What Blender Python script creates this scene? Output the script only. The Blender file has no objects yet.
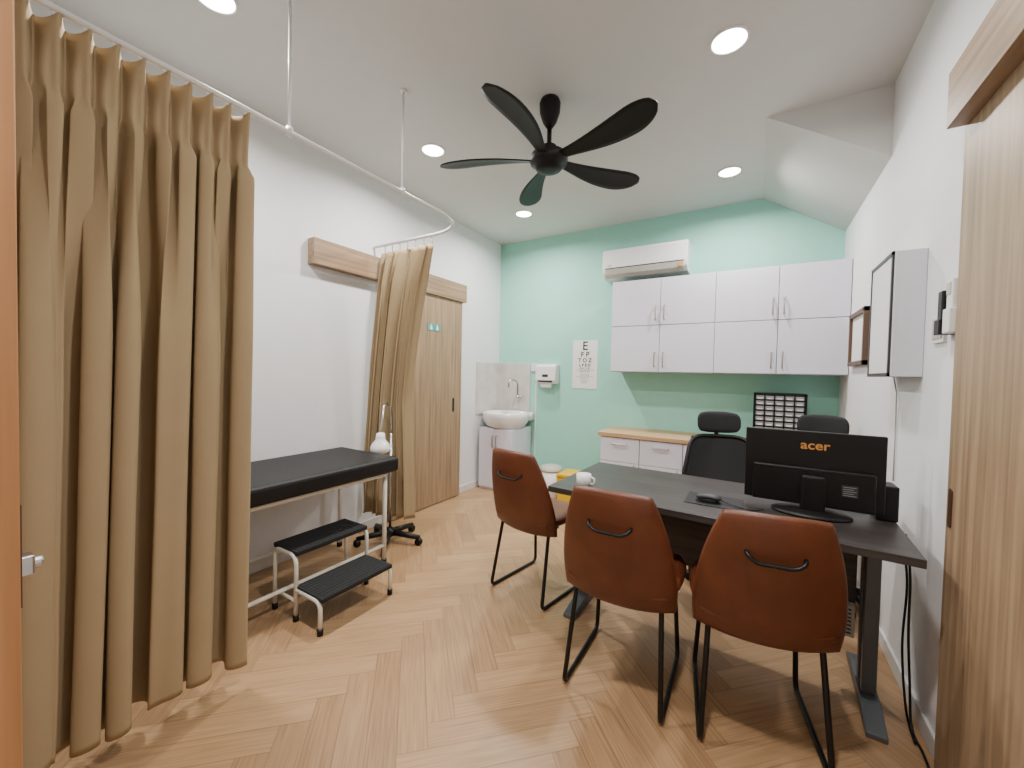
import bpy, math, random
from mathutils import Vector, Matrix
random.seed(4)
D=bpy.data; SC=bpy.context.scene; COL=SC.collection
H=2.75; W=3.14; YN=-4.35

# ---------------------------------------------------------------- materials
def lin(c):
    o=[]
    for v in c:
        v=v/255.0
        o.append(v/12.92 if v<=0.04045 else ((v+0.055)/1.055)**2.4)
    return (o[0],o[1],o[2],1)
def newmat(name):
    m=D.materials.new(name); m.use_nodes=True
    nt=m.node_tree
    return m,nt,nt.nodes['Principled BSDF']
def mat(name,rgb,rough=.5,metal=0,var=.05,scale=12,bump=0,bscale=200,coat=0,spec=.5):
    m,nt,b=newmat(name); n=nt.nodes; l=nt.links
    tc=n.new('ShaderNodeTexCoord'); no=n.new('ShaderNodeTexNoise'); no.inputs['Scale'].default_value=scale
    no.inputs['Detail'].default_value=3
    l.new(tc.outputs['Object'],no.inputs['Vector'])
    r=n.new('ShaderNodeValToRGB'); c=lin(rgb)
    r.color_ramp.elements[0].position=.3; r.color_ramp.elements[1].position=.7
    r.color_ramp.elements[0].color=tuple(v*(1-var) for v in c[:3])+(1,)
    r.color_ramp.elements[1].color=tuple(min(1,v*(1+var)) for v in c[:3])+(1,)
    l.new(no.outputs['Fac'],r.inputs['Fac']); l.new(r.outputs['Color'],b.inputs['Base Color'])
    b.inputs['Roughness'].default_value=rough; b.inputs['Metallic'].default_value=metal
    b.inputs['Coat Weight'].default_value=coat; b.inputs['Specular IOR Level'].default_value=spec
    if bump:
        n2=n.new('ShaderNodeTexNoise'); n2.inputs['Scale'].default_value=bscale
        l.new(tc.outputs['Object'],n2.inputs['Vector'])
        bp=n.new('ShaderNodeBump'); bp.inputs['Strength'].default_value=bump; bp.inputs['Distance'].default_value=.002
        l.new(n2.outputs['Fac'],bp.inputs['Height']); l.new(bp.outputs['Normal'],b.inputs['Normal'])
    return m
def wood(name,c0,c1,sc=(40,40,1.5),rough=.45):
    m,nt,b=newmat(name); n=nt.nodes; l=nt.links
    tc=n.new('ShaderNodeTexCoord'); mp=n.new('ShaderNodeMapping'); mp.inputs['Scale'].default_value=sc
    no=n.new('ShaderNodeTexNoise'); no.inputs['Scale'].default_value=1; no.inputs['Detail'].default_value=6; no.inputs['Distortion'].default_value=.6
    l.new(tc.outputs['Object'],mp.inputs['Vector']); l.new(mp.outputs['Vector'],no.inputs['Vector'])
    r=n.new('ShaderNodeValToRGB'); r.color_ramp.elements[0].position=.32; r.color_ramp.elements[1].position=.68
    r.color_ramp.elements[0].color=lin(c0); r.color_ramp.elements[1].color=lin(c1)
    l.new(no.outputs['Fac'],r.inputs['Fac']); l.new(r.outputs['Color'],b.inputs['Base Color'])
    b.inputs['Roughness'].default_value=rough
    return m
def emis(name,rgb,s):
    m,nt,b=newmat(name)
    b.inputs['Base Color'].default_value=lin(rgb); b.inputs['Emission Color'].default_value=lin(rgb); b.inputs['Emission Strength'].default_value=s
    return m
def floor_mat():
    m,nt,b=newmat('herringbone_vinyl'); n=nt.nodes; l=nt.links
    def M(op,a,c=None,d=None):
        x=n.new('ShaderNodeMath'); x.operation=op
        for i,v in enumerate((a,c,d)):
            if v is None: continue
            if isinstance(v,(int,float)): x.inputs[i].default_value=v
            else: l.new(v,x.inputs[i])
        return x.outputs[0]
    g=n.new('ShaderNodeNewGeometry'); s=n.new('ShaderNodeSeparateXYZ'); l.new(g.outputs['Position'],s.inputs[0])
    w=.10; N=6
    k=.70710678/w
    U=M('MULTIPLY',M('ADD',s.outputs[0],s.outputs[1]),k); V=M('MULTIPLY',M('SUBTRACT',s.outputs[1],s.outputs[0]),k)
    ix=M('FLOOR',U); iy=M('FLOOR',V); fu=M('SUBTRACT',U,ix); fv=M('SUBTRACT',V,iy)
    t=M('FLOORED_MODULO',M('SUBTRACT',ix,iy),2*N)
    hor=M('LESS_THAN',t,N-.5)
    def mix(a,c): return M('ADD',a,M('MULTIPLY',hor,M('SUBTRACT',c,a)))
    sv=M('SUBTRACT',2*N-1,t)
    across=mix(fu,fv); along=mix(M('ADD',sv,fv),M('ADD',t,fu))
    a=mix(ix,M('SUBTRACT',ix,t)); bb=mix(M('SUBTRACT',iy,sv),iy)
    cx=n.new('ShaderNodeCombineXYZ'); l.new(a,cx.inputs[0]); l.new(bb,cx.inputs[1]); l.new(hor,cx.inputs[2])
    wn=n.new('ShaderNodeTexWhiteNoise'); wn.noise_dimensions='3D'; l.new(cx.outputs[0],wn.inputs['Vector'])
    rnd=wn.outputs['Value']
    gv=n.new('ShaderNodeCombineXYZ')
    l.new(M('ADD',M('MULTIPLY',along,.30),M('MULTIPLY',rnd,60)),gv.inputs[0]); l.new(M('MULTIPLY',across,13),gv.inputs[1]); l.new(rnd,gv.inputs[2])
    no=n.new('ShaderNodeTexNoise'); no.inputs['Scale'].default_value=1.6; no.inputs['Detail'].default_value=5
    l.new(gv.outputs[0],no.inputs['Vector'])
    f=M('ADD',M('MULTIPLY',no.outputs['Fac'],.80),M('ADD',M('MULTIPLY',rnd,.14),M('MULTIPLY',hor,.10)))
    r=n.new('ShaderNodeValToRGB'); r.color_ramp.elements[0].position=.3; r.color_ramp.elements[1].position=.78
    r.color_ramp.elements[0].color=lin((146,112,80)); r.color_ramp.elements[1].color=lin((190,155,116))
    l.new(f,r.inputs['Fac'])
    e=M('MINIMUM',M('MINIMUM',across,M('SUBTRACT',1,across)),M('MINIMUM',along,M('SUBTRACT',N,along)))
    seam=M('LESS_THAN',e,.022)
    mx=n.new('ShaderNodeMixRGB'); mx.blend_type='MULTIPLY'; l.new(M('MULTIPLY',seam,.45),mx.inputs['Fac']); l.new(r.outputs['Color'],mx.inputs['Color1'])
    mx.inputs['Color2'].default_value=(.45,.38,.3,1)
    l.new(mx.outputs[0],b.inputs['Base Color'])
    b.inputs['Roughness'].default_value=.38
    return m
M_floor=floor_mat()
M_wall=mat('white_paint',(226,227,230),.7,var=.015,bump=.15,bscale=90)
M_ceil=mat('ceiling_paint',(208,209,207),.8,var=.01)
M_mint=mat('mint_paint',(154,216,200),.7,var=.02,bump=.15,bscale=90)
M_base=mat('skirting_white',(215,213,210),.5)
M_oak=wood('oak_laminate',(132,108,84),(168,142,112))
M_oakh=wood('oak_laminate_long',(124,100,77),(160,134,106),(40,1.5,40))
M_orange=wood('light_teak',(158,108,66),(190,138,92),(30,30,1.2))
M_counter=wood('oak_worktop',(176,142,102),(204,170,130),(1.5,40,40))
M_desk=wood('dark_ash_laminate',(36,32,32),(62,56,55),(2,45,45),.4)
M_curt=mat('khaki_curtain_fabric',(166,146,115),.9,var=.02,scale=6,bump=.35,bscale=600,spec=.15)
M_curt2=mat('khaki_curtain_tie_fabric',(160,140,109),.9,var=.02,bump=.35,bscale=600,spec=.15)
M_leather=mat('cognac_leather',(100,52,29),.42,var=.2,scale=9,bump=.35,bscale=350)
M_blk=mat('black_plastic',(12,12,13),.45,spec=.35)
M_fan=mat('matte_black_fan',(9,9,9),.55,spec=.3)
M_blkm=mat('black_powder_metal',(12,12,13),.4,metal=.2)
M_vinyl=mat('black_vinyl',(13,13,15),.5,bump=.3,bscale=300,spec=.4)
M_rib=mat('black_rubber_mat',(18,19,22),.7,bump=.5,bscale=400)
M_mesh=mat('charcoal_mesh',(26,26,28),.8,bump=.8,bscale=500)
M_white=mat('white_plastic',(230,230,230),.35,var=.01)
M_cab=mat('white_laminate',(220,219,232),.35,var=.01)
M_cream=mat('cream_enamel',(224,221,210),.35,var=.02)
M_chrome=mat('brushed_chrome',(200,200,202),.25,metal=1)
M_nick=mat('satin_nickel',(176,170,160),.35,metal=1)
M_bronze=mat('dark_bronze_metal',(84,62,48),.4,metal=.4)
M_frame=mat('dark_brown_frame_wood',(88,62,44),.45)
M_grey=mat('grey_metal',(92,97,102),.45,metal=.4)
M_lgrey=mat('pale_grey_plastic',(186,182,172),.5)
M_dgrey=mat('dark_grey_plastic',(46,46,48),.5)
M_tag=mat('clear_grey_drawer',(150,152,156),.35)
M_marble=mat('pale_marble_tile',(204,198,194),.25,var=.14,scale=5)
M_ceramic=mat('white_ceramic',(236,236,236),.12,var=.01,coat=.5)
M_yel=mat('yellow_plastic',(225,180,20),.4)
M_paper=mat('paper_white',(232,232,230),.7,var=.01)
M_ink=mat('black_ink',(10,10,10),.8)
M_red=mat('red_ink',(190,40,40),.7)
M_green=mat('green_ink',(50,140,80),.7)
M_teal=mat('teal_sign',(70,150,150),.5)
M_gold=mat('gold_lettering',(205,140,60),.4)
M_lens=emis('lamp_lens',(255,250,242),22)
M_opal=mat('opal_panel',(206,208,216),.3,var=.01)

# ---------------------------------------------------------------- geometry
def merge(*gs):
    v=[];f=[]
    for g in gs:
        o=len(v); v+=list(g[0]); f+=[tuple(i+o for i in q) for q in g[1]]
    return v,f
def gbox(x0,x1,y0,y1,z0,z1):
    v=[Vector(p) for p in ((x0,y0,z0),(x1,y0,z0),(x1,y1,z0),(x0,y1,z0),(x0,y0,z1),(x1,y0,z1),(x1,y1,z1),(x0,y1,z1))]
    return v,[(0,3,2,1),(4,5,6,7),(0,1,5,4),(1,2,6,5),(2,3,7,6),(3,0,4,7)]
def frame(d):
    d=d.normalized(); a=Vector((0,0,1)) if abs(d.z)<.9 else Vector((1,0,0))
    x=d.cross(a).normalized(); return x,d.cross(x).normalized()
def gtube(pts,r,seg=10,closed=False,radii=None):
    pts=[Vector(p) for p in pts]; n=len(pts); v=[];f=[]
    x=None
    for i,p in enumerate(pts):
        if closed: t=(pts[(i+1)%n]-pts[i-1])
        else: t=pts[min(i+1,n-1)]-pts[max(i-1,0)]
        t.normalize()
        if x is None: x,y=frame(t)
        else:
            x=(x-t*x.dot(t)).normalized(); y=t.cross(x)
        y=t.cross(x).normalized()
        rr=radii[i] if radii else r
        for k in range(seg):
            a=2*math.pi*k/seg; v.append(p+x*math.cos(a)*rr+y*math.sin(a)*rr)
    for i in range(n if closed else n-1):
        j=(i+1)%n
        for k in range(seg):
            k2=(k+1)%seg; f.append((i*seg+k,i*seg+k2,j*seg+k2,j*seg+k))
    if not closed:
        f.append(tuple(range(seg-1,-1,-1))); f.append(tuple((n-1)*seg+k for k in range(seg)))
    return v,f
def gcyl(p0,p1,r0,r1=None,seg=20): return gtube([p0,p1],r0,seg,radii=[r0,r0 if r1 is None else r1])
def glathe(prof,cx=0,cy=0,seg=32,sx=1,sy=1):
    v=[];f=[]; n=len(prof)
    for r,z in prof:
        for k in range(seg):
            a=2*math.pi*k/seg; v.append(Vector((cx+r*sx*math.cos(a),cy+r*sy*math.sin(a),z)))
    for i in range(n-1):
        for k in range(seg):
            k2=(k+1)%seg; f.append((i*seg+k,i*seg+k2,(i+1)*seg+k2,(i+1)*seg+k))
    f.append(tuple(range(seg-1,-1,-1))); f.append(tuple((n-1)*seg+k for k in range(seg)))
    return v,f
def gprism(poly,axis,a,b):
    def P(p,t):
        if axis=='y': return Vector((p[0],t,p[1]))
        if axis=='x': return Vector((t,p[0],p[1]))
        return Vector((p[0],p[1],t))
    n=len(poly); v=[P(p,a) for p in poly]+[P(p,b) for p in poly]
    f=[tuple(range(n)),tuple(range(2*n-1,n-1,-1))]+[(i,i+n,(i+1)%n+n,(i+1)%n) for i in range(n)]
    return v,f
def ggrid(fn,nu,nv):
    v=[Vector(fn(i/nu,j/nv)) for i in range(nu+1) for j in range(nv+1)]
    f=[(i*(nv+1)+j,(i+1)*(nv+1)+j,(i+1)*(nv+1)+j+1,i*(nv+1)+j+1) for i in range(nu) for j in range(nv)]
    return v,f
def gpillow(fn,T,N=18,k=.35,pw=5):
    def c(s,t):
        return Vector(fn(s*math.sqrt(1-k*t*t/2*abs(t)),t*math.sqrt(1-k*s*s/2*abs(s))))
    v=[];f=[];idx={}
    def ease(a): return math.sin(a*math.pi/2)*.35+a*.65
    for side in (1,-1):
        for i in range(N+1):
            for j in range(N+1):
                s=ease(2*i/N-1); t=ease(2*j/N-1)
                edge=(i in (0,N)) or (j in (0,N))
                if edge and side==-1: idx[(side,i,j)]=idx[(1,i,j)]; continue
                p=c(s,t); e=1e-3
                nn=(c(s+e,t)-c(s-e,t)).cross(c(s,t+e)-c(s,t-e)).normalized()
                h=T*math.sqrt(max(0,1-max(abs(s),abs(t))**pw))
                idx[(side,i,j)]=len(v); v.append(p+nn*h*side)
    for side in (1,-1):
        for i in range(N):
            for j in range(N):
                q=(idx[(side,i,j)],idx[(side,i+1,j)],idx[(side,i+1,j+1)],idx[(side,i,j+1)])
                f.append(q if side==1 else q[::-1])
    return v,f
def fillet(pts,r,n=6,closed=False):
    pts=[Vector(p) for p in pts]; out=[]; m=len(pts)
    for i,p in enumerate(pts):
        if not closed and i in (0,m-1): out.append(p); continue
        a=pts[i-1]; b=pts[(i+1)%m]; u=(a-p); w=(b-p); d=min(r,u.length*.49,w.length*.49)
        p0=p+u.normalized()*d; p1=p+w.normalized()*d
        for k in range(n+1):
            t=k/n; out.append(p0*(1-t)**2+p*2*t*(1-t)+p1*t*t)
    return out
def gtext(body,size,align='CENTER',fn=None,bold=0):
    cu=D.curves.new('tmp','FONT'); cu.body=body; cu.size=size; cu.align_x=align; cu.align_y='CENTER'; cu.offset=bold
    ob=D.objects.new('tmp',cu); COL.objects.link(ob); bpy.context.view_layer.update()
    me=D.meshes.new_from_object(ob.evaluated_get(bpy.context.evaluated_depsgraph_get()))
    v=[Vector(p.co) for p in me.vertices]; f=[tuple(p.vertices) for p in me.polygons]
    D.objects.remove(ob); D.curves.remove(cu); D.meshes.remove(me)
    if fn: v=[Vector(fn(p)) for p in v]
    return v,f
BASE={}
def root(name,loc,label,cat,group=None):
    o=D.objects.new(name,None); o.empty_display_size=.1; COL.objects.link(o); o.location=loc
    o["label"]=label; o["category"]=cat
    if group: o["group"]=group
    BASE[o.name]=Vector(loc); return o
def add(name,g,m,par=None,smooth=False,bev=0,label=None,solid=0,sub=0):
    b=BASE[par.name] if par else Vector((0,0,0))
    me=D.meshes.new(name); me.from_pydata([tuple(Vector(p)-b) for p in g[0]],[],g[1]); me.update()
    if smooth: me.polygons.foreach_set('use_smooth',[True]*len(me.polygons))
    me.materials.append(m)
    o=D.objects.new(name,me); COL.objects.link(o)
    if par: o.parent=par; BASE[o.name]=b
    if solid:
        x=o.modifiers.new('s','SOLIDIFY'); x.thickness=solid; x.offset=0
    if bev:
        x=o.modifiers.new('b','BEVEL'); x.width=bev; x.segments=3; x.limit_method='ANGLE'; x.angle_limit=.7
    if sub:
        x=o.modifiers.new('u','SUBSURF'); x.levels=sub; x.render_levels=sub
    if label: o["label"]=label
    return o
def thing(name,g,m,label,cat,loc=(0,0,0),group=None,**k):
    me=D.meshes.new(name); me.from_pydata([tuple(Vector(p)-Vector(loc)) for p in g[0]],[],g[1]); me.update()
    if k.get('smooth'): me.polygons.foreach_set('use_smooth',[True]*len(me.polygons))
    me.materials.append(m); o=D.objects.new(name,me); COL.objects.link(o); o.location=loc
    if k.get('bev'):
        x=o.modifiers.new('b','BEVEL'); x.width=k['bev']; x.segments=3; x.limit_method='ANGLE'; x.angle_limit=.7
    o["label"]=label; o["category"]=cat
    if group: o["group"]=group
    BASE[o.name]=Vector(loc); return o
def struct(name,g,m,**k):
    o=add(name,g,m,**k); o["kind"]="structure"; BASE[o.name]=Vector((0,0,0)); return o
def dup(o,par=None):
    c=o.copy(); COL.objects.link(c)
    if par: c.parent=par
    for ch in list(o.children):
        dup(ch,c)
    return c
def dupthing(o,loc,rz=0,label=None):
    kids=list(o.children); c=o.copy(); COL.objects.link(c)
    for k in kids: dup(k,c)
    c.location=loc; c.rotation_euler=(0,0,rz)
    if label: c["label"]=label
    return c

# ---------------------------------------------------------------- room shell
struct('floor',gbox(-.1,W+.1,YN-.1,.1,-.1,0),M_floor)
struct('ceiling',gbox(-.1,W+.1,YN-.1,.1,H,H+.1),M_ceil)
struct('wall_left',gbox(-.1,0,YN-.1,.1,0,H),M_wall)
struct('wall_right',gbox(W,W+.1,YN-.1,.1,0,H),M_wall)
struct('wall_far',gbox(0,W,0,.1,0,H),M_mint)
struct('wall_near',gbox(0,W,YN-.1,YN,0,H),M_wall)
struct('trim_1',gprism([(2.595,H),(W,H),(W,2.388)],'y',-1.207,0),M_ceil)
struct('baseboard_left',gbox(0,.012,-.72,0,0,.07),M_base,bev=.003)
struct('baseboard_left',gbox(0,.012,YN,-1.75,0,.07),M_base,bev=.003)
struct('baseboard_right',gbox(W-.012,W,-2.13,0,0,.07),M_base,bev=.003)
struct('baseboard_far',gbox(0.5,1.42,-.012,0,0,.07),M_base,bev=.003)
# sliding door on the left wall
d=struct('door_1',gbox(.012,.05,-1.66,-.765,.008,1.985),M_oak,bev=.002)
add('recessed_handle',gprism([(-.885+.022*math.cos(a)*.6,.93+(.05 if math.sin(a)>0 else -.05)+.02*math.sin(a)) for a in [i*math.pi/8 for i in range(16)]],'x',.046,.053),M_blk,d)
struct('trim_2',gbox(.0,.07,-2.36,-.72,1.955,2.128),M_oakh,bev=.002)
# sliding door on the right wall
d=struct('door_2',gbox(3.118,3.137,-3.25,-2.138,.008,2.05),M_oak,bev=.002)
add('recessed_handle',gprism([(-2.172+.011*math.cos(a),.86+(.05 if math.sin(a)>0 else -.05)+.011*math.sin(a)) for a in [i*math.pi/8 for i in range(16)]],'x',3.114,3.121),M_bronze,d)
struct('trim_3',gbox(3.07,W,-4.0,-2.16,2.04,2.21),M_oakh,bev=.002)
# open entrance door
d=struct('door_3',gbox(1.72,1.76,YN,-3.829,.008,2.2),M_orange,bev=.002)
add('knob',merge(gcyl((1.72,-3.838,.955),(1.68,-3.828,.955),.009),gbox(1.668,1.692,-3.835,-3.806,.940,.970),gcyl((1.680,-3.810,.955),(1.680,-3.797,.955),.009)),M_chrome,d,bev=.003)
add('lock_plate',gbox(1.73,1.75,-3.830,-3.8265,.92,1.06),M_bronze,d)

# ---------------------------------------------------------------- downlights
first=None
for (x,y) in ((2.44,-1.91),(.68,-1.90),(2.38,-.63),(.69,-.68),(.67,-3.17),(2.42,-3.2)):
    if first is None:
        r=root('downlight',(x,y,H),'round white recessed ceiling downlight, switched on','ceiling light','recessed ceiling downlights')
        add('trim_ring',merge(glathe([(.070,H-.001),(.080,H-.001),(.079,H-.006),(.072,H-.010),(.069,H-.006),(.069,H-.001)],x,y)),M_white,r,smooth=True)
        add('lens',glathe([(.0695,H-.0005),(.0695,H-.006),(.001,H-.007)],x,y),M_lens,r)
        first=r
    else:
        r=dupthing(first,(x,y,H))
    la=D.lights.new('downlight_lamp','AREA'); la.shape='DISK'; la.size=.13; la.energy=13.5; la.color=(1,.96,.90); la.spread=math.radians(165)
    lo=D.objects.new('lamp',la); COL.objects.link(lo); lo.parent=r; lo.location=(0,0,-.016)

# ---------------------------------------------------------------- ceiling fan
FX,FY=1.58,-1.95
r=root('ceiling_fan',(FX,FY,H),'matte black five-blade ceiling fan hanging from a short rod','ceiling fan')
add('canopy',glathe([(.05,H),(.058,H-.02),(.055,H-.07),(.038,H-.12),(.018,H-.15)],FX,FY),M_fan,r,smooth=True)
add('down_rod',gcyl((FX,FY,H-.14),(FX,FY,2.47),.013),M_fan,r,smooth=True)
add('motor',glathe([(.015,2.505),(.04,2.50),(.05,2.47),(.095,2.455),(.105,2.43),(.10,2.405),(.075,2.39),(.07,2.375),(.03,2.368)],FX,FY),M_fan,r,smooth=True)
def blade(u,v):
    rr=.085+.545*u
    w=.026+.05*math.sin(min(1,u*1.25)*math.pi/2)**1.3
    if u>.72: w*=math.sqrt(max(0.0,1-((u-.72)/.281)**2.2))
    c=(v-.5)*2*w
    sweep=.03*math.sin(u*math.pi)
    return (rr,c+sweep,2.425-.26*c+.015*u-.01*(c/.07)**2*.4)
gb=ggrid(blade,28,6)
b0=None
for i in range(5):
    a=math.radians(-88+72*i)
    if b0 is None:
        b0=add('blade',([Vector((FX+p.x,FY+p.y,p.z)) for p in gb[0]],gb[1]),M_fan,r,smooth=True,solid=.006); bl=b0
    else:
        bl=b0.copy(); COL.objects.link(bl); bl.parent=r
    bl.rotation_euler=(0,0,a)

# ---------------------------------------------------------------- curtain rail and curtains
TX=.93; TZ=2.215; TY=-1.82
r=root('curtain_rail',(TX,-3.0,TZ),'white ceiling-hung L-shaped cubicle curtain rail','curtain rail')
pts=fillet([(TX,-4.2,TZ),(TX,TY,TZ),(0.0,TY,TZ)],.30,12)
add('rail',gtube(pts,.011,8),M_white,r,smooth=True)
for y in (-3.01,-2.40): 
    add('hanger_rod',merge(gcyl((TX,y,TZ),(TX,y,H),.006),glathe([(.02,H-.006),(.02,H)],TX,y),gcyl((TX,y,TZ-.012),(TX,y,TZ+.02),.014)),M_white,r,smooth=True)
def nz(t,k=0): return math.sin(t*1.7+k)+.6*math.sin(t*3.1+1.3+k)+.3*math.sin(t*7.3+2.1*k)
def sm(a,b,t):
    t=max(0,min(1,(t-a)/(b-a))); return t*t*(3-2*t)
y0,y1=-3.160,-4.05; NF=15
def cur1(u,v):
    z=.10+(2.195-.10)*v
    low=1-v
    head=sm(.885,.915,v)         # stitched pinch-pleat heading
    frill=sm(.925,1.0,v)
    # regular pleats at the heading relax into wider uneven folds below
    ph=2*math.pi*NF*u
    rel=1-sm(.55,.90,v)
    warp=1.0*nz(u*9,0)+.35*nz(u*15,2)
    phl=2*math.pi*NF*.62*u+warp+.18*nz(u*6+v*1.6,2)
    amp=1+.30*nz(u*11,2)
    Ah=.026*(1-rel)*(1-.55*head)+.020*frill
    Al=(.020+.030*rel)*amp*(1-.80*head)
    s1=math.sin(phl)
    x=TX-.012+Ah*math.sin(ph)+Al*s1+.010*nz(u*6,3)*low+.006*math.sin(2*ph+.7)*(1-rel)
    y=y0+(y1-y0)*u+.010*math.sin(2*ph)*(1-rel)*(1-head)+.020*math.sin(2*phl+.5*nz(u*7,5))*(.3+.7*rel)*(1-head)+.010*nz(u*5+v*.3,1)*low-.03*low
    zz=z+(.012*math.cos(ph)*frill)+(.008*nz(u*9,5) if v<.03 else 0)
    return (x-.045*low,y,zz)
r=root('curtain',(TX,-3.5,.1),'long khaki pleated curtain hanging in deep folds beside the couch','curtain')
add('fabric',ggrid(cur1,480,90),M_curt,r,smooth=True,solid=.002)
for i in range(NF):
    u=(i+.27)/NF; y=y0+(y1-y0)*u
    g=merge(gcyl((TX,y,TZ-.024),(TX,y,TZ-.0115),.005,seg=8))
    add('hook',g,M_white,r,smooth=True)
def cur2(u,v):
    z=.17+(2.15-.17)*v
    L=.03+.09*v**1.3
    if v>.42: R=.42+.20*((v-.42)/.58)**1.5
    else: R=.42+.05*((.42-v)/.42)
    ph=2*math.pi*6*u+.9*nz(u*7,3)+.4*nz(v*2,1)*(1-v)
    A=.042*(1+.28*nz(u*9,1))*(1-.5*max(0,(v-.88)/.12))
    x=L+(R-L)*u+.010*math.sin(2*ph)
    # cloth is swept diagonally towards the wall
    y=TY-.01+A*math.sin(ph)-.10*(1-u)*(1-v)
    return (max(.022,x),y,z)
r=root('curtain',(.3,TY,.2),'khaki privacy curtain bunched against the wall beside the door','curtain')
add('fabric',ggrid(cur2,240,60),M_curt2,r,smooth=True,solid=.002)
for i in range(7):
    x=.13+.48*i/6
    add('hook',gcyl((x,TY,TZ-.07),(x,TY,TZ-.0115),.005,seg=8),M_white,r,smooth=True)

# ---------------------------------------------------------------- exam couch
r=root('examination_couch',(.36,-3.0,0),'black vinyl padded examination couch on a cream tubular frame','couch')
BX0,BX1,BY0,BY1=.05,.64,-3.95,-2.12
add('mattress',gbox(BX0,BX1,BY0,BY1,.605,.70),M_vinyl,r,bev=.022)
add('base_frame',merge(gtube(fillet([(BX0+.04,BY0+.04,.59),(BX1-.05,BY0+.04,.59),(BX1-.05,BY1-.05,.59),(BX0+.04,BY1-.05,.59)],.04,4,True),.014,closed=True),
    gtube([(BX0+.05,BY1-.05,.12),(BX0+.05,BY0+.05,.12)],.011),gtube([(BX1-.08,BY1-.05,.12),(BX1-.08,BY0+.05,.12)],.011)),M_cream,r,smooth=True)
for x in (BX0+.05,BX1-.08):
    for y in (BY0+.05,BY1-.05):
        add('leg',gcyl((x,y,.02),(x,y,.59),.014),M_cream,r,smooth=True)
        add('foot_cap',gcyl((x,y,0),(x,y,.03),.018),M_blk,r,smooth=True)

# ---------------------------------------------------------------- step stool
r=root('step_stool',(.66,-2.6,0),'two-step footstool with black ribbed treads and cream tube frame','step stool')
SY0,SY1=-2.82,-2.40
def tread(x0,x1,z):
    g=[gbox(x0,x1,SY0+.0,SY1,z-.022,z)]
    for i in range(9):
        x=x0+.014+(x1-x0-.028)*i/8; g.append(gbox(x-.004,x+.004,SY0+.012,SY1-.012,z,z+.003))
    return merge(*g)
add('step',tread(.47,.68,.345),M_rib,r,bev=.003)
add('step',tread(.67,.89,.175),M_rib,r,bev=.003)
for y in (SY0+.0,SY1-.0):
    add('side_frame',merge(gtube(fillet([(.485,y,.02),(.485,y,.325),(.675,y,.325),(.675,y,.02)],.05),.010),
        gtube(fillet([(.675,y,.155),(.875,y,.155),(.875,y,.02)],.045),.010),gtube([(.485,y,.10),(.675,y,.10)],.008)),M_cream,r,smooth=True)
    for x in (.485,.675,.875): add('foot_cap',gcyl((x,y,0),(x,y,.03),.014),M_blk,r,smooth=True)

# ---------------------------------------------------------------- exam lamp
LX,LY=.34,-1.925
r=root('examination_lamp',(LX,LY,0),'gooseneck examination lamp with white head on a black castor base','lamp')
g=[glathe([(.035,.05),(.045,.055),(.04,.09),(.018,.11)],LX,LY)]
for i in range(5):
    a=math.radians(20+72*i); c,s=math.cos(a),math.sin(a)
    g.append(gtube([(LX+.02*c,LY+.02*s,.075),(LX+.23*c,LY+.23*s,.055)],.016,8,radii=[.024,.017]))
add('castor_base',merge(*g),M_blk,r,smooth=True)
for i in range(5):
    a=math.radians(20+72*i); c,s=math.cos(a),math.sin(a); px,py=LX+.225*c,LY+.225*s
    add('castor',merge(gcyl((px-.014*s,py+.014*c,.026),(px+.014*s,py-.014*c,.026),.026),gcyl((px,py,.03),(px,py,.055),.007)),M_blk,r,smooth=True)
add('pole',gcyl((LX,LY,.09),(LX,LY,.80),.010),M_chrome,r,smooth=True)
hx,hy=LX+.05,LY-.14
add('gooseneck',gtube([Vector((LX,LY,.80)),Vector((LX,LY,.90)),Vector((LX,LY-.01,.985)),Vector((LX+.01,LY-.05,1.02)),Vector((LX+.02,LY-.09,1.00)),Vector((hx-.003,LY-.12,.93)),Vector((hx,hy,.84)),Vector((hx,hy,.80))],.007),M_chrome,r,smooth=True)
add('lamp_shade',glathe([(.012,.825),(.028,.82),(.032,.79),(.034,.775),(.055,.75),(.068,.72),(.066,.70),(.05,.685),(.02,.68)],hx,hy),M_ceramic,r,smooth=True)

# ---------------------------------------------------------------- wall cabinets
def hpull(x,y,z,l,vert=True,off=.025):
    if vert: return gtube(fillet([(x,y,z-l/2),(x,y-off,z-l/2),(x,y-off,z+l/2),(x,y,z+l/2)],.008,3),.0055,8)
    return gtube(fillet([(x-l/2,y,z),(x-l/2,y-off,z),(x+l/2,y-off,z),(x+l/2,y,z)],.008,3),.0055,8)
cw=(W-1.45)/4
for k in range(2):
    xa=1.45+2*cw*k; xb=xa+2*cw-.002
    r=root('wall_cabinet',(xa+cw,-.17,1.29),'white laminate four-door wall cabinet with slim metal handles','cabinet','white wall cabinets')
    add('body',gbox(xa,xb-(.003 if k else 0),-.335,-.002,1.29,2.10),M_dgrey,r)
    add('side_panel',merge(gbox(xa-.001,xa+.012,-.336,-.002,1.289,2.101),gbox(xa,xb-.003,-.336,-.002,1.287,1.291)),M_cab,r)
    for c in range(2):
        for row in range(2):
            z0=1.292+.405*row; x0=xa+cw*c+.002
            dr=add('door',gbox(x0,x0+cw-.004-(.003 if k and c else 0),-.354,-.336,z0,z0+.400),M_cab,r,bev=.0015)
            hx=(xa+cw)+(-.035 if c==0 else .035)
            add('handle',hpull(hx,-.354,z0+.105,.12),M_nick,dr,smooth=True)
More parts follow.
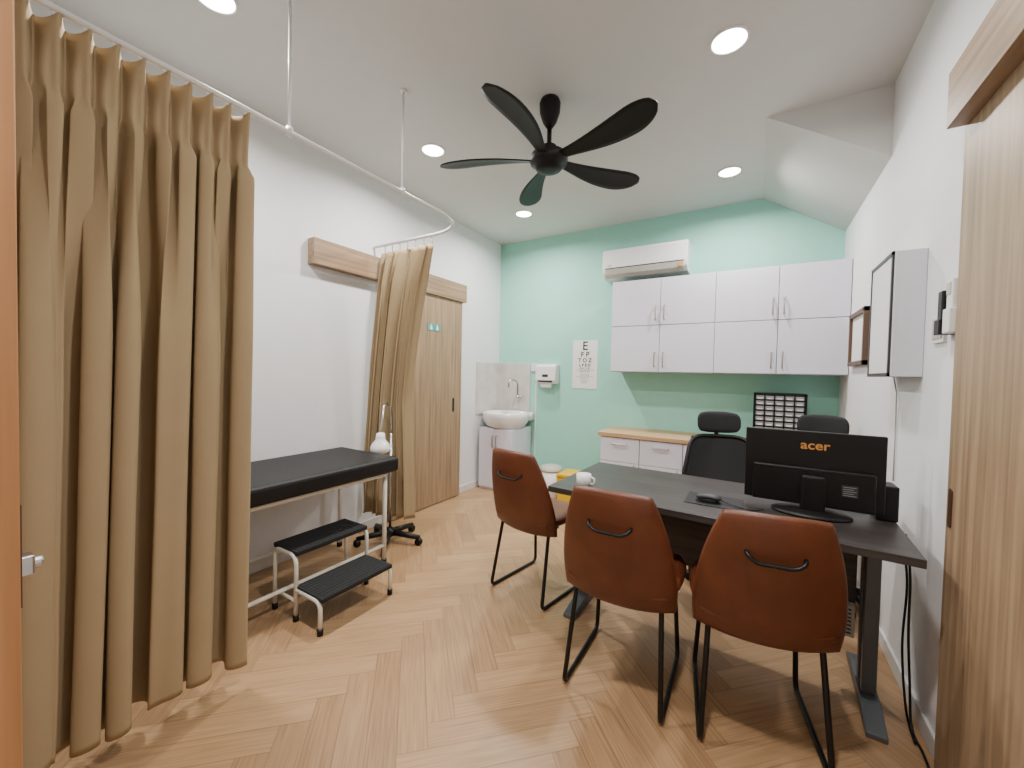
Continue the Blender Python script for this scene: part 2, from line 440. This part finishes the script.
# ---------------------------------------------------------------- base cabinets + worktop
uw=(W-.004-1.42)/5
for k in range(5):
    xa=1.42+uw*k; xb=xa+uw-.002
    r=root('base_cabinet',(xa+uw/2,-.25,0),'white laminate base cabinet with one drawer above a door','cabinet','white base cabinets')
    add('body',merge(gbox(xa,xb,-.465,-.002,.08,.713),gbox(xa,xb,-.42,-.01,0,.081)),M_lgrey,r)
    dr=add('drawer',gbox(xa+.002,xb-.002,-.484,-.466,.50,.708),M_cab,r,bev=.0015)
    add('handle',hpull(xa+uw/2,-.484,.655,.12,False),M_nick,dr,smooth=True)
    dr=add('door',gbox(xa+.002,xb-.002,-.484,-.466,.085,.496),M_cab,r,bev=.0015)
    add('handle',hpull(xb-.04,-.484,.42,.12),M_nick,dr,smooth=True)
thing('worktop',gbox(1.40,W-.003,-.50,-.002,.715,.75),M_counter,'light oak worktop running over the white base cabinets','worktop',(2.27,-.25,.715),bev=.003)
# ---------------------------------------------------------------- small-parts organiser
r=root('drawer_organizer',(2.76,-.22,.75),'black organiser with rows of small clear drawers on the worktop','organizer')
OX0,OX1,OZ0,OZ1=2.58,2.92,.75,1.14
nc,nr=5,9
fr=[gbox(OX0,OX1,-.10,-.09,OZ0,OZ1),gbox(OX0,OX0+.012,-.29,-.10,OZ0,OZ1),gbox(OX1-.012,OX1,-.29,-.10,OZ0,OZ1),gbox(OX0,OX1,-.29,-.10,OZ1-.012,OZ1),gbox(OX0,OX1,-.29,-.10,OZ0,OZ0+.012)]
cwx=(OX1-OX0-.024)/nc; chz=(OZ1-OZ0-.024)/nr
for i in range(1,nc): fr.append(gbox(OX0+.012+cwx*i-.002,OX0+.012+cwx*i+.002,-.285,-.10,OZ0,OZ1))
for j in range(1,nr): fr.append(gbox(OX0,OX1,-.285,-.10,OZ0+.012+chz*j-.002,OZ0+.012+chz*j+.002))
add('case',merge(*fr),M_blk,r)
for i in range(nc):
    for j in range(nr):
        x=OX0+.012+cwx*i; z=OZ0+.012+chz*j
        dd=add('drawer',gbox(x+.005,x+cwx-.005,-.282,-.12,z+.006,z+chz-.006),M_tag,r)
        add('label_tag',gbox(x+.014,x+cwx-.014,-.2835,-.282,z+.009,z+chz-.022),M_paper,dd)

# ---------------------------------------------------------------- air conditioner
r=root('air_conditioner',(1.67,-.1,2.17),'white wall-mounted split air conditioner with beige louvre','air conditioner')
prof=[(.003,2.18),(-.16,2.18),(-.195,2.225),(-.205,2.27),(-.205,2.42),(-.19,2.445),(.003,2.45)]
add('casing',gprism(prof,'x',1.30,2.055),M_white,r,bev=.006)
add('louvre',gprism([(-.165,2.182),(-.19,2.215),(-.207,2.26),(-.212,2.26),(-.196,2.212),(-.170,2.178)],'x',1.33,2.025),M_lgrey,r,bev=.001)
add('air_slot',gbox(1.33,2.025,-.2075,-.204,2.262,2.272),M_dgrey,r)
add('sticker',gbox(1.985,2.015,-.2135,-.2055,2.215,2.25),M_gold,r)
add('display_panel',gbox(1.35,1.39,-.2065,-.204,2.285,2.30),M_lgrey,r)
# ---------------------------------------------------------------- eye chart
r=root('eye_chart',(1.07,-.003,1.36),'white paper eye chart with rows of shrinking black letters','eye chart')
add('sheet',gbox(.935,1.205,-.005,.003,1.11,1.61),M_paper,r)
rows=[("E",.125,1.55),("F P",.074,1.462),("T O Z",.056,1.402),("L P E D",.040,1.352),("P E C F D",.028,1.318),("E D F C Z P",.021,1.285),("F E L O P Z D",.017,1.252),("D E F P O T E C",.014,1.218),("L E F O D P C T",.011,1.19),("F D P L T C E O",.009,1.17)]
for t,s,z in rows:
    add('letter_row',gtext(t,s,fn=lambda p,z=z:(1.07+p.x,-.0058,z+p.y),bold=.0015 if s>.03 else .0006),M_ink,r)
add('green_line',gbox(.97,1.17,-.006,-.005,1.300,1.304),M_green,r)
add('red_line',gbox(.97,1.17,-.006,-.005,1.234,1.237),M_red,r)
# ---------------------------------------------------------------- towel dispenser, socket, conduit
r=root('paper_towel_dispenser',(.67,-.06,1.14),'white wall-mounted paper towel dispenser with grey viewing slot','dispenser')
add('housing',gprism([(-.0003,1.15),(-.10,1.15),(-.115,1.19),(-.105,1.33),(-.08,1.36),(-.0003,1.36)],'x',.545,.785),M_white,r,bev=.012)
add('towel_slot',gbox(.58,.75,-.114,-.108,1.165,1.185),M_dgrey,r)
add('level_window',gbox(.63,.70,-.113,-.107,1.22,1.25),M_dgrey,r)
add('paper_towel',gbox(.60,.73,-.09,-.088,1.11,1.152),M_paper,r)
r=root('power_socket',(.47,-.01,1.33),'small white wall socket with a cable conduit below','socket')
add('plate',gbox(.44,.52,-.015,-.0003,1.28,1.37),M_white,r,bev=.003)
add('conduit',gbox(.50,.512,-.010,-.0003,.30,1.28),M_white,r)
# ---------------------------------------------------------------- sink
struct('trim_4',gbox(.0,.43,-.012,0,.80,1.37),M_marble,bev=.001)
struct('trim_5',gbox(.0,.010,-.45,-.012,.80,1.37),M_marble,bev=.001)
r=root('wash_basin',(.28,-.25,.66),'white ceramic wash basin with curved front above the vanity','sink')
cx,cy=.278,-.265
add('bowl',merge(glathe([(.19,.668),(.225,.70),(.25,.74),(.260,.785),(.262,.825),(.256,.832),(.235,.828),(.20,.79),(.14,.745),(.03,.725)],cx,cy,44,1,.92),gbox(.05,.495,-.12,-.015,.74,.828)),M_ceramic,r,smooth=True)
add('drain',glathe([(.02,.722),(.02,.729),(.002,.73)],cx,cy),M_chrome,r,smooth=True)
r=root('tap',(.30,-.03,.95),'chrome gooseneck wall tap with lever over the basin','tap')
add('spout',gtube(fillet([(.30,.003,.98),(.30,-.06,.98),(.30,-.065,1.17),(.27,-.20,1.19),(.27,-.21,1.08)],.06,8),.011),M_chrome,r,smooth=True)
add('lever',merge(gcyl((.30,-.0122,.98),(.30,-.03,.98),.024),gcyl((.30,-.05,.98),(.36,-.07,1.0),.006),gcyl((.30,-.06,.955),(.30,-.06,1.005),.016)),M_chrome,r,smooth=True)
r=root('vanity_cabinet',(.27,-.22,0),'small white vanity cabinet under the basin','cabinet')
add('body',gbox(.05,.46,-.42,-.02,0,.665),M_cab,r,bev=.002)
for a,b,hx in ((.052,.254,.235),(.257,.459,.277)):
    dr=add('door',gbox(a,b,-.439,-.421,.03,.662),M_cab,r,bev=.002)
    add('handle',hpull(hx,-.439,.53,.12),M_nick,dr,smooth=True)
# ---------------------------------------------------------------- bins
r=root('pedal_bin',(.83,-.25,0),'small white round pedal bin on the floor','bin')
add('bucket',glathe([(.095,0),(.10,.01),(.115,.27)],.83,-.25),M_white,r,smooth=True)
add('lid',glathe([(.12,.27),(.12,.285),(.10,.315),(.03,.33)],.83,-.25),M_lgrey,r,smooth=True)
add('pedal',gbox(.81,.85,-.40,-.34,.012,.02),M_blk,r)
r=root('clinical_waste_bin',(1.13,-.38,0),'bright yellow plastic clinical waste bin beside the base cabinets','bin')
add('bucket',gprism([(1.02,0),(1.25,0),(1.27,.28),(1.0,.28)],'y',-.50,-.27),M_yel,r,bev=.015)
add('lid',gprism([(.99,.28),(1.28,.28),(1.25,.32),(1.02,.32)],'y',-.51,-.26),M_yel,r,bev=.012)
add('pedal',gbox(1.10,1.17,-.545,-.50,.01,.02),M_blk,r)

# ---------------------------------------------------------------- desk
r=root('desk',(0,0,0),'dark ash laminate office desk on grey metal legs','desk')
DH=.715
add('desktop',gbox(-.65,.645,-.33,.33,DH-.028,DH),M_desk,r,bev=.002)
add('modesty_panel',gbox(-.56,.55,.14,.158,.30,DH-.03),M_desk,r)
add('cross_beam',gbox(-.59,.58,.0,.04,.62,.66),M_grey,r)
add('vented_box',merge(gbox(.46,.545,.10,.16,.20,.33)),M_lgrey,r,bev=.004)
add('vent_slots',merge(*[gbox(.472,.533,.098,.101,.215+.016*i,.221+.016*i) for i in range(7)]),M_dgrey,r)
for s in (-1,1):
    x=-.60 if s<0 else .580
    foot=[(-.17,0),(.33,0),(.33,.02),(.20,.055),(-.04,.055),(-.17,.02)]
    add('leg',merge(gprism([(p[0],p[1]) for p in foot],'x',x-.03,x+.03),gbox(x-.022,x+.022,.0,.035,.05,DH-.03),gbox(x-.022,x+.022,.085,.12,.05,DH-.03),gbox(x-.012,x+.012,.035,.085,.06,DH-.04),
        gprism([(-.26,DH-.03),(.28,DH-.03),(.26,DH-.055),(-.22,DH-.055)],'x',x-.022,x+.022)),M_grey,r,bev=.004)
DC=(2.414,-1.915,0); DA=math.radians(-2.5)
r.location=DC; r.rotation_euler=(0,0,DA)

# ---------------------------------------------------------------- visitor chairs
r=root('visitor_chair',(0,0,0),'rust leather visitor chair with black sled legs, beside the desk end','chair','rust leather visitor chairs')
def backf(s,t):
    w=.210-.028*t-.022*(t+.25)**2
    z=.605+.235*t
    y=-.235-.055*t+.045*s*s*(1-.3*t)
    return (s*w,y,z)
add('backrest',gpillow(backf,.024,26,.20,4),M_leather,r,smooth=True)
def seatf(s,t):
    w=.225-.012*t*t
    return (s*w,.015+t*.225,.44+.012*s*s-.012*max(0,t)**2)
add('seat',gpillow(seatf,.036,20,.40,4),M_leather,r,smooth=True)
def yb(z,s):
    t=(z-.605)/.235; return backf(s,t)[1]-.024
add('back_handle',gtube(fillet([(-.078,yb(.70,.3)+.008,.715),(-.076,yb(.70,.3)-.016,.705),(-.05,yb(.69,.2)-.022,.687),(.05,yb(.69,.2)-.022,.687),(.076,yb(.70,.3)-.016,.705),(.078,yb(.70,.3)+.008,.715)],.015),.0065),M_blkm,r,smooth=True)
add('under_frame',merge(gtube([(-.17,-.13,.40),(.17,-.13,.40)],.009),gtube([(-.17,.16,.40),(.17,.16,.40)],.009)),M_blkm,r,smooth=True)
for s in (-1,1):
    add('leg',gtube(fillet([(s*.16,.10,.402),(s*.165,.17,.402),(s*.185,.205,.01),(s*.185,-.215,.01),(s*.165,-.14,.402),(s*.16,-.05,.402)],.035,6),.0095,10),M_blkm,r,smooth=True)
r.location=(1.522,-1.84,0); r.rotation_euler=(0,0,math.radians(-10))
dupthing(r,(2.147,-2.255,0),math.radians(1),'rust leather visitor chair with black sled legs, at the desk front')
dupthing(r,(2.612,-2.215,0),math.radians(9),'rust leather visitor chair with black sled legs, behind the monitor')

# ---------------------------------------------------------------- office chairs
r=root('office_chair',(0,0,0),'black mesh office chair with headrest behind the desk','office chair','black mesh office chairs')
g=[]
for i in range(5):
    a=math.radians(18+72*i); c,s=math.cos(a),math.sin(a)
    g.append(gtube([(.02*c,.02*s,.10),(.205*c,.205*s,.065)],.02,8,radii=[.026,.016]))
add('star_base',merge(*g,gcyl((0,0,.07),(0,0,.14),.035)),M_blk,r,smooth=True)
for i in range(5):
    a=math.radians(18+72*i); c,s=math.cos(a),math.sin(a); px,py=.20*c,.20*s
    add('castor',merge(gcyl((px-.02*s,py+.02*c,.027),(px+.02*s,py-.02*c,.027),.027),gcyl((px,py,.03),(px,py,.065),.008)),M_blk,r,smooth=True)
add('gas_lift',gcyl((0,0,.12),(0,0,.42),.022),M_blkm,r,smooth=True)
add('seat',gpillow(lambda s,t:(s*.225,t*.225,.46+.01*s*s-.01*t*t),.035,14,.45,4),M_mesh,r,smooth=True)
def ob(s,t): return (s*(.205-.035*t),.235+.05*t-.05*s*s,.715+.155*t)
add('mesh_back',ggrid(lambda u,v:ob(2*u-1,2*v-1),14,14),M_mesh,r,smooth=True,solid=.004)
rim=[]
for i in range(48):
    a=2*math.pi*i/48; c,s=math.cos(a),math.sin(a)
    rim.append(ob(math.copysign(abs(c)**.35,c),math.copysign(abs(s)**.35,s)))
add('back_frame',merge(gtube(rim,.013,8,True),gtube([(0,.0,.42),(0,.24,.44),(0,.27,.62),(0,.305,.87)],.018)),M_blk,r,smooth=True)
add('headrest',gpillow(lambda s,t:(s*.13,.30-.035*s*s+.01*t,.960+t*.070),.016,14,.6,4),M_mesh,r,smooth=True)
add('headrest_post',merge(gtube([(0,.30,.85),(0,.325,.89),(0,.315,.96)],.014)),M_blk,r,smooth=True)
r.location=(2.475,-1.27,0); r.rotation_euler=(0,0,math.radians(18))
dupthing(r,(2.935,-1.07,0),math.radians(-4),'black mesh office chair with headrest parked by the worktop')

# ---------------------------------------------------------------- desk items
r=root('monitor',(2.79,-1.93,DH),'black desktop monitor seen from behind on a low stand','monitor')
MX0,MX1,MZ0,MZ1=2.560,3.018,.745,1.041
add('screen_panel',gbox(MX0,MX1,-1.935,-1.915,MZ0,MZ1),M_blk,r,bev=.004)
add('display',gbox(MX0+.008,MX1-.008,-1.915,-1.9135,MZ0+.02,MZ1-.008),M_dgrey,r)
add('rear_housing',gprism([(MX0+.03,MZ0+.0),(MX1-.03,MZ0+.0),(MX1-.03,MZ0+.15),(MX0+.03,MZ0+.15)],'y',-1.955,-1.934),M_blk,r,bev=.006)
ribs=[gbox(MX0+.035,MX1-.035,-1.9560,-1.955,MZ0+.012+.009*i,MZ0+.0145+.009*i) for i in range(14)]
add('vent_ribs',merge(*ribs),M_vinyl,r)
add('stand',merge(gbox(2.755,2.835,-1.985,-1.955,.72,.87)),M_blk,r,bev=.01)
add('stand_foot',glathe([(.115,DH),(.115,DH+.008),(.10,DH+.014),(.02,DH+.02)],2.79,-1.96,36,1.15,.75),M_blk,r,smooth=True)
add('rating_label',gbox(2.885,2.935,-1.9575,-1.9559,.80,.845),M_dgrey,r)
add('label_print',merge(*[gbox(2.89,2.93-.008*(i%2),-1.9579,-1.9574,.805+.008*i,.807+.008*i) for i in range(5)]),M_tag,r)
add('lettering',gtext("acer",.050,fn=lambda p:(2.80+p.x*1.1,-1.9357,.985+p.y),bold=.0008),M_gold,r)
r=root('speaker',(3.035,-1.83,DH),'small black desktop speaker beside the monitor','speaker')
add('cabinet_box',gbox(3.0,3.065,-1.90,-1.80,DH,DH+.135),M_blk,r,bev=.006)
add('cone',gcyl((3.035,-1.80,DH+.06),(3.035,-1.797,DH+.06),.028),M_dgrey,r,smooth=True)
thing('mouse_pad',gbox(2.34,2.56,-2.10,-1.92,DH,DH+.003),M_vinyl,'thin black mouse pad lying on the desk','mouse pad',(2.45,-2.0,DH),bev=.001)
r=root('computer_mouse',(2.43,-2.03,DH+.003),'small black wired computer mouse on the pad','computer mouse')
add('shell',gpillow(lambda s,t:(2.43+t*.05,-2.03+s*.03,DH+.016+.008*(1-t*t)),.012,10,.6,3),M_dgrey,r,smooth=True)
add('cable',gtube(fillet([(2.48,-2.03,DH+.012),(2.53,-2.06,DH+.007),(2.60,-2.07,DH+.003),(2.63,-2.02,DH+.003)],.04),.002,6),M_blk,r,smooth=True)
thing('keyboard',merge(gbox(2.58,3.0,-1.80,-1.67,DH,DH+.012),*[gbox(2.59+.0268*i,2.612+.0268*i,-1.795+.025*j,-1.774+.025*j,DH+.012,DH+.018) for i in range(15) for j in range(5)]),M_blk,'black keyboard on the desk in front of the screen','keyboard',(2.79,-1.73,DH))
r=root('mug',(1.90,-2.10,DH),'small white ceramic mug on the desk','mug')
mx,my=1.89,-2.11
add('cup',glathe([(.028,DH+.001),(.034,DH+.004),(.036,DH+.056),(.0325,DH+.056),(.031,DH+.012),(.002,DH+.010)],mx,my),M_ceramic,r,smooth=True)
add('handle',gtube(fillet([(mx+.034,my-.005,DH+.046),(mx+.058,my-.01,DH+.044),(mx+.058,my-.01,DH+.016),(mx+.034,my-.005,DH+.014)],.012),.0045,8),M_ceramic,r,smooth=True)
def bez(pts,n=8):
    P=[Vector(p) for p in pts]; P=[P[0]*2-P[1]]+P+[P[-1]*2-P[-2]]; o=[]
    for i in range(1,len(P)-2):
        a,b,c,d=P[i-1:i+3]
        for k in range(n):
            t=k/n; o.append(.5*((2*b)+(c-a)*t+(2*a-5*b+4*c-d)*t*t+(3*b-a-3*c+d)*t**3))
    o.append(P[-2]); return o
r=root('cable_bundle',(3.1,-1.95,0),'loose black power cables hanging under the desk end','cable')
for k,pp in enumerate(([(3.085,-1.9,.680),(3.09,-1.95,.55),(3.085,-1.98,.35),(3.10,-1.96,.15),(3.10,-2.0,.02),(3.105,-2.1,.008),(3.10,-2.2,.008)],
   [(3.08,-1.85,.680),(3.10,-1.88,.5),(3.095,-1.88,.25),(3.10,-1.92,.06),(3.10,-1.98,.008),(3.095,-2.06,.008)])):
    add('cable',gtube(bez(pp),.004,6),M_blk,r,smooth=True)

# ---------------------------------------------------------------- right wall fittings
r=root('x_ray_viewer',(3.09,-1.62,1.27),'shallow white wall-mounted x-ray viewing light box with dark frame','light box')
add('case',gbox(3.045,W-.0003,-1.79,-1.44,1.27,1.77),M_opal,r,bev=.004)
fx0,fx1=3.038,3.046
add('front_frame',merge(gbox(fx0,fx1,-1.785,-1.445,1.27,1.285),gbox(fx0,fx1,-1.785,-1.445,1.755,1.77),gbox(fx0,fx1,-1.785,-1.77,1.27,1.77),gbox(fx0,fx1,-1.46,-1.445,1.27,1.77)),M_dgrey,r)
add('viewing_panel',gbox(fx0+.003,fx1-.001,-1.77,-1.46,1.285,1.755),M_white,r)
add('power_cord',gtube([Vector((3.12,-1.5,1.27)),Vector((3.132,-1.5,1.2)),Vector((3.134,-1.5,1.0)),Vector((3.134,-1.5,.8))],.003,6),M_lgrey,r,smooth=True)
r=root('light_switch',(W-.01,-1.95,1.45),'white rectangular light switch plate on the wall','light switch')
add('plate',gbox(W-.009,W,-2.0,-1.90,1.39,1.49),M_white,r,bev=.002)
add('rocker',merge(*[gbox(W-.013,W-.008,-1.99+.029*i,-1.967+.029*i,1.405,1.475) for i in range(3)]),M_lgrey,r,bev=.001)
r=root('remote_control',(W-.03,-2.09,1.42),'white air-conditioner remote in a wall holder','remote control')
add('holder',gbox(W-.036,W+.003,-2.132,-2.080,1.41,1.49),M_white,r,bev=.004)
add('handset',gbox(W-.030,W-.006,-2.128,-2.084,1.43,1.585),M_white,r,bev=.005)
add('display',gbox(W-.032,W-.029,-2.122,-2.09,1.535,1.572),M_lgrey,r)
r=root('remote_control',(W-.03,-2.04,1.42),'black fan remote in a wall holder','remote control')
add('holder',gbox(W-.042,W+.003,-2.074,-2.030,1.41,1.46),M_blk,r,bev=.003)
add('handset',gbox(W-.036,W-.010,-2.070,-2.034,1.42,1.555),M_blk,r,bev=.004)
r=root('picture_frame',(W-.02,-.7,1.52),'dark brown wooden picture frame with pale print on the wall','picture frame')
fy0,fy1,fz0,fz1,ft=-.90,-.47,1.345,1.685,.028
add('frame',merge(gbox(W-.028,W+.002,fy0,fy1,fz0,fz0+ft),gbox(W-.028,W+.002,fy0,fy1,fz1-ft,fz1),gbox(W-.028,W+.002,fy0,fy0+ft,fz0,fz1),gbox(W-.028,W+.002,fy1-ft,fy1,fz0,fz1)),M_frame,r,bev=.002)
add('print',gbox(W-.012,W,fy0+.01,fy1-.01,fz0+.01,fz1-.01),M_paper,r)
# door sign
r=root('toilet_sign',(.055,-1.2,1.655),'small teal sign with white figures on the oak sliding door','sign')
add('plate',gbox(.0503,.054,-1.26,-1.09,1.63,1.69),M_teal,r)
gs=[]
for y in (-1.215,-1.135):
    gs+= [gcyl((.054,y,1.680),(.0545,y,1.680),.007),gprism([(y-.018,1.636),(y+.018,1.636),(y+.012,1.671),(y-.012,1.671)],'x',.054,.0545)]
add('pictogram',merge(*gs),M_paper,r)

# ---------------------------------------------------------------- camera, world
def rz(a): return Matrix.Rotation(a,3,'Z')
def rx(a): return Matrix.Rotation(a,3,'X')
R=rz(.547)@rx(math.pi/2-.026)@rz(.021)
ca=D.cameras.new('camera'); ca.sensor_width=36; ca.lens=398.777*36/1024; ca.clip_start=.02
co=D.objects.new('camera',ca); COL.objects.link(co); co.matrix_world=Matrix.Translation((2.585,-3.939,1.25))@R.to_4x4()
SC.camera=co
w=D.worlds.new('world'); w.use_nodes=True; w.node_tree.nodes['Background'].inputs[0].default_value=(.8,.85,.9,1); w.node_tree.nodes['Background'].inputs[1].default_value=.3; SC.world=w
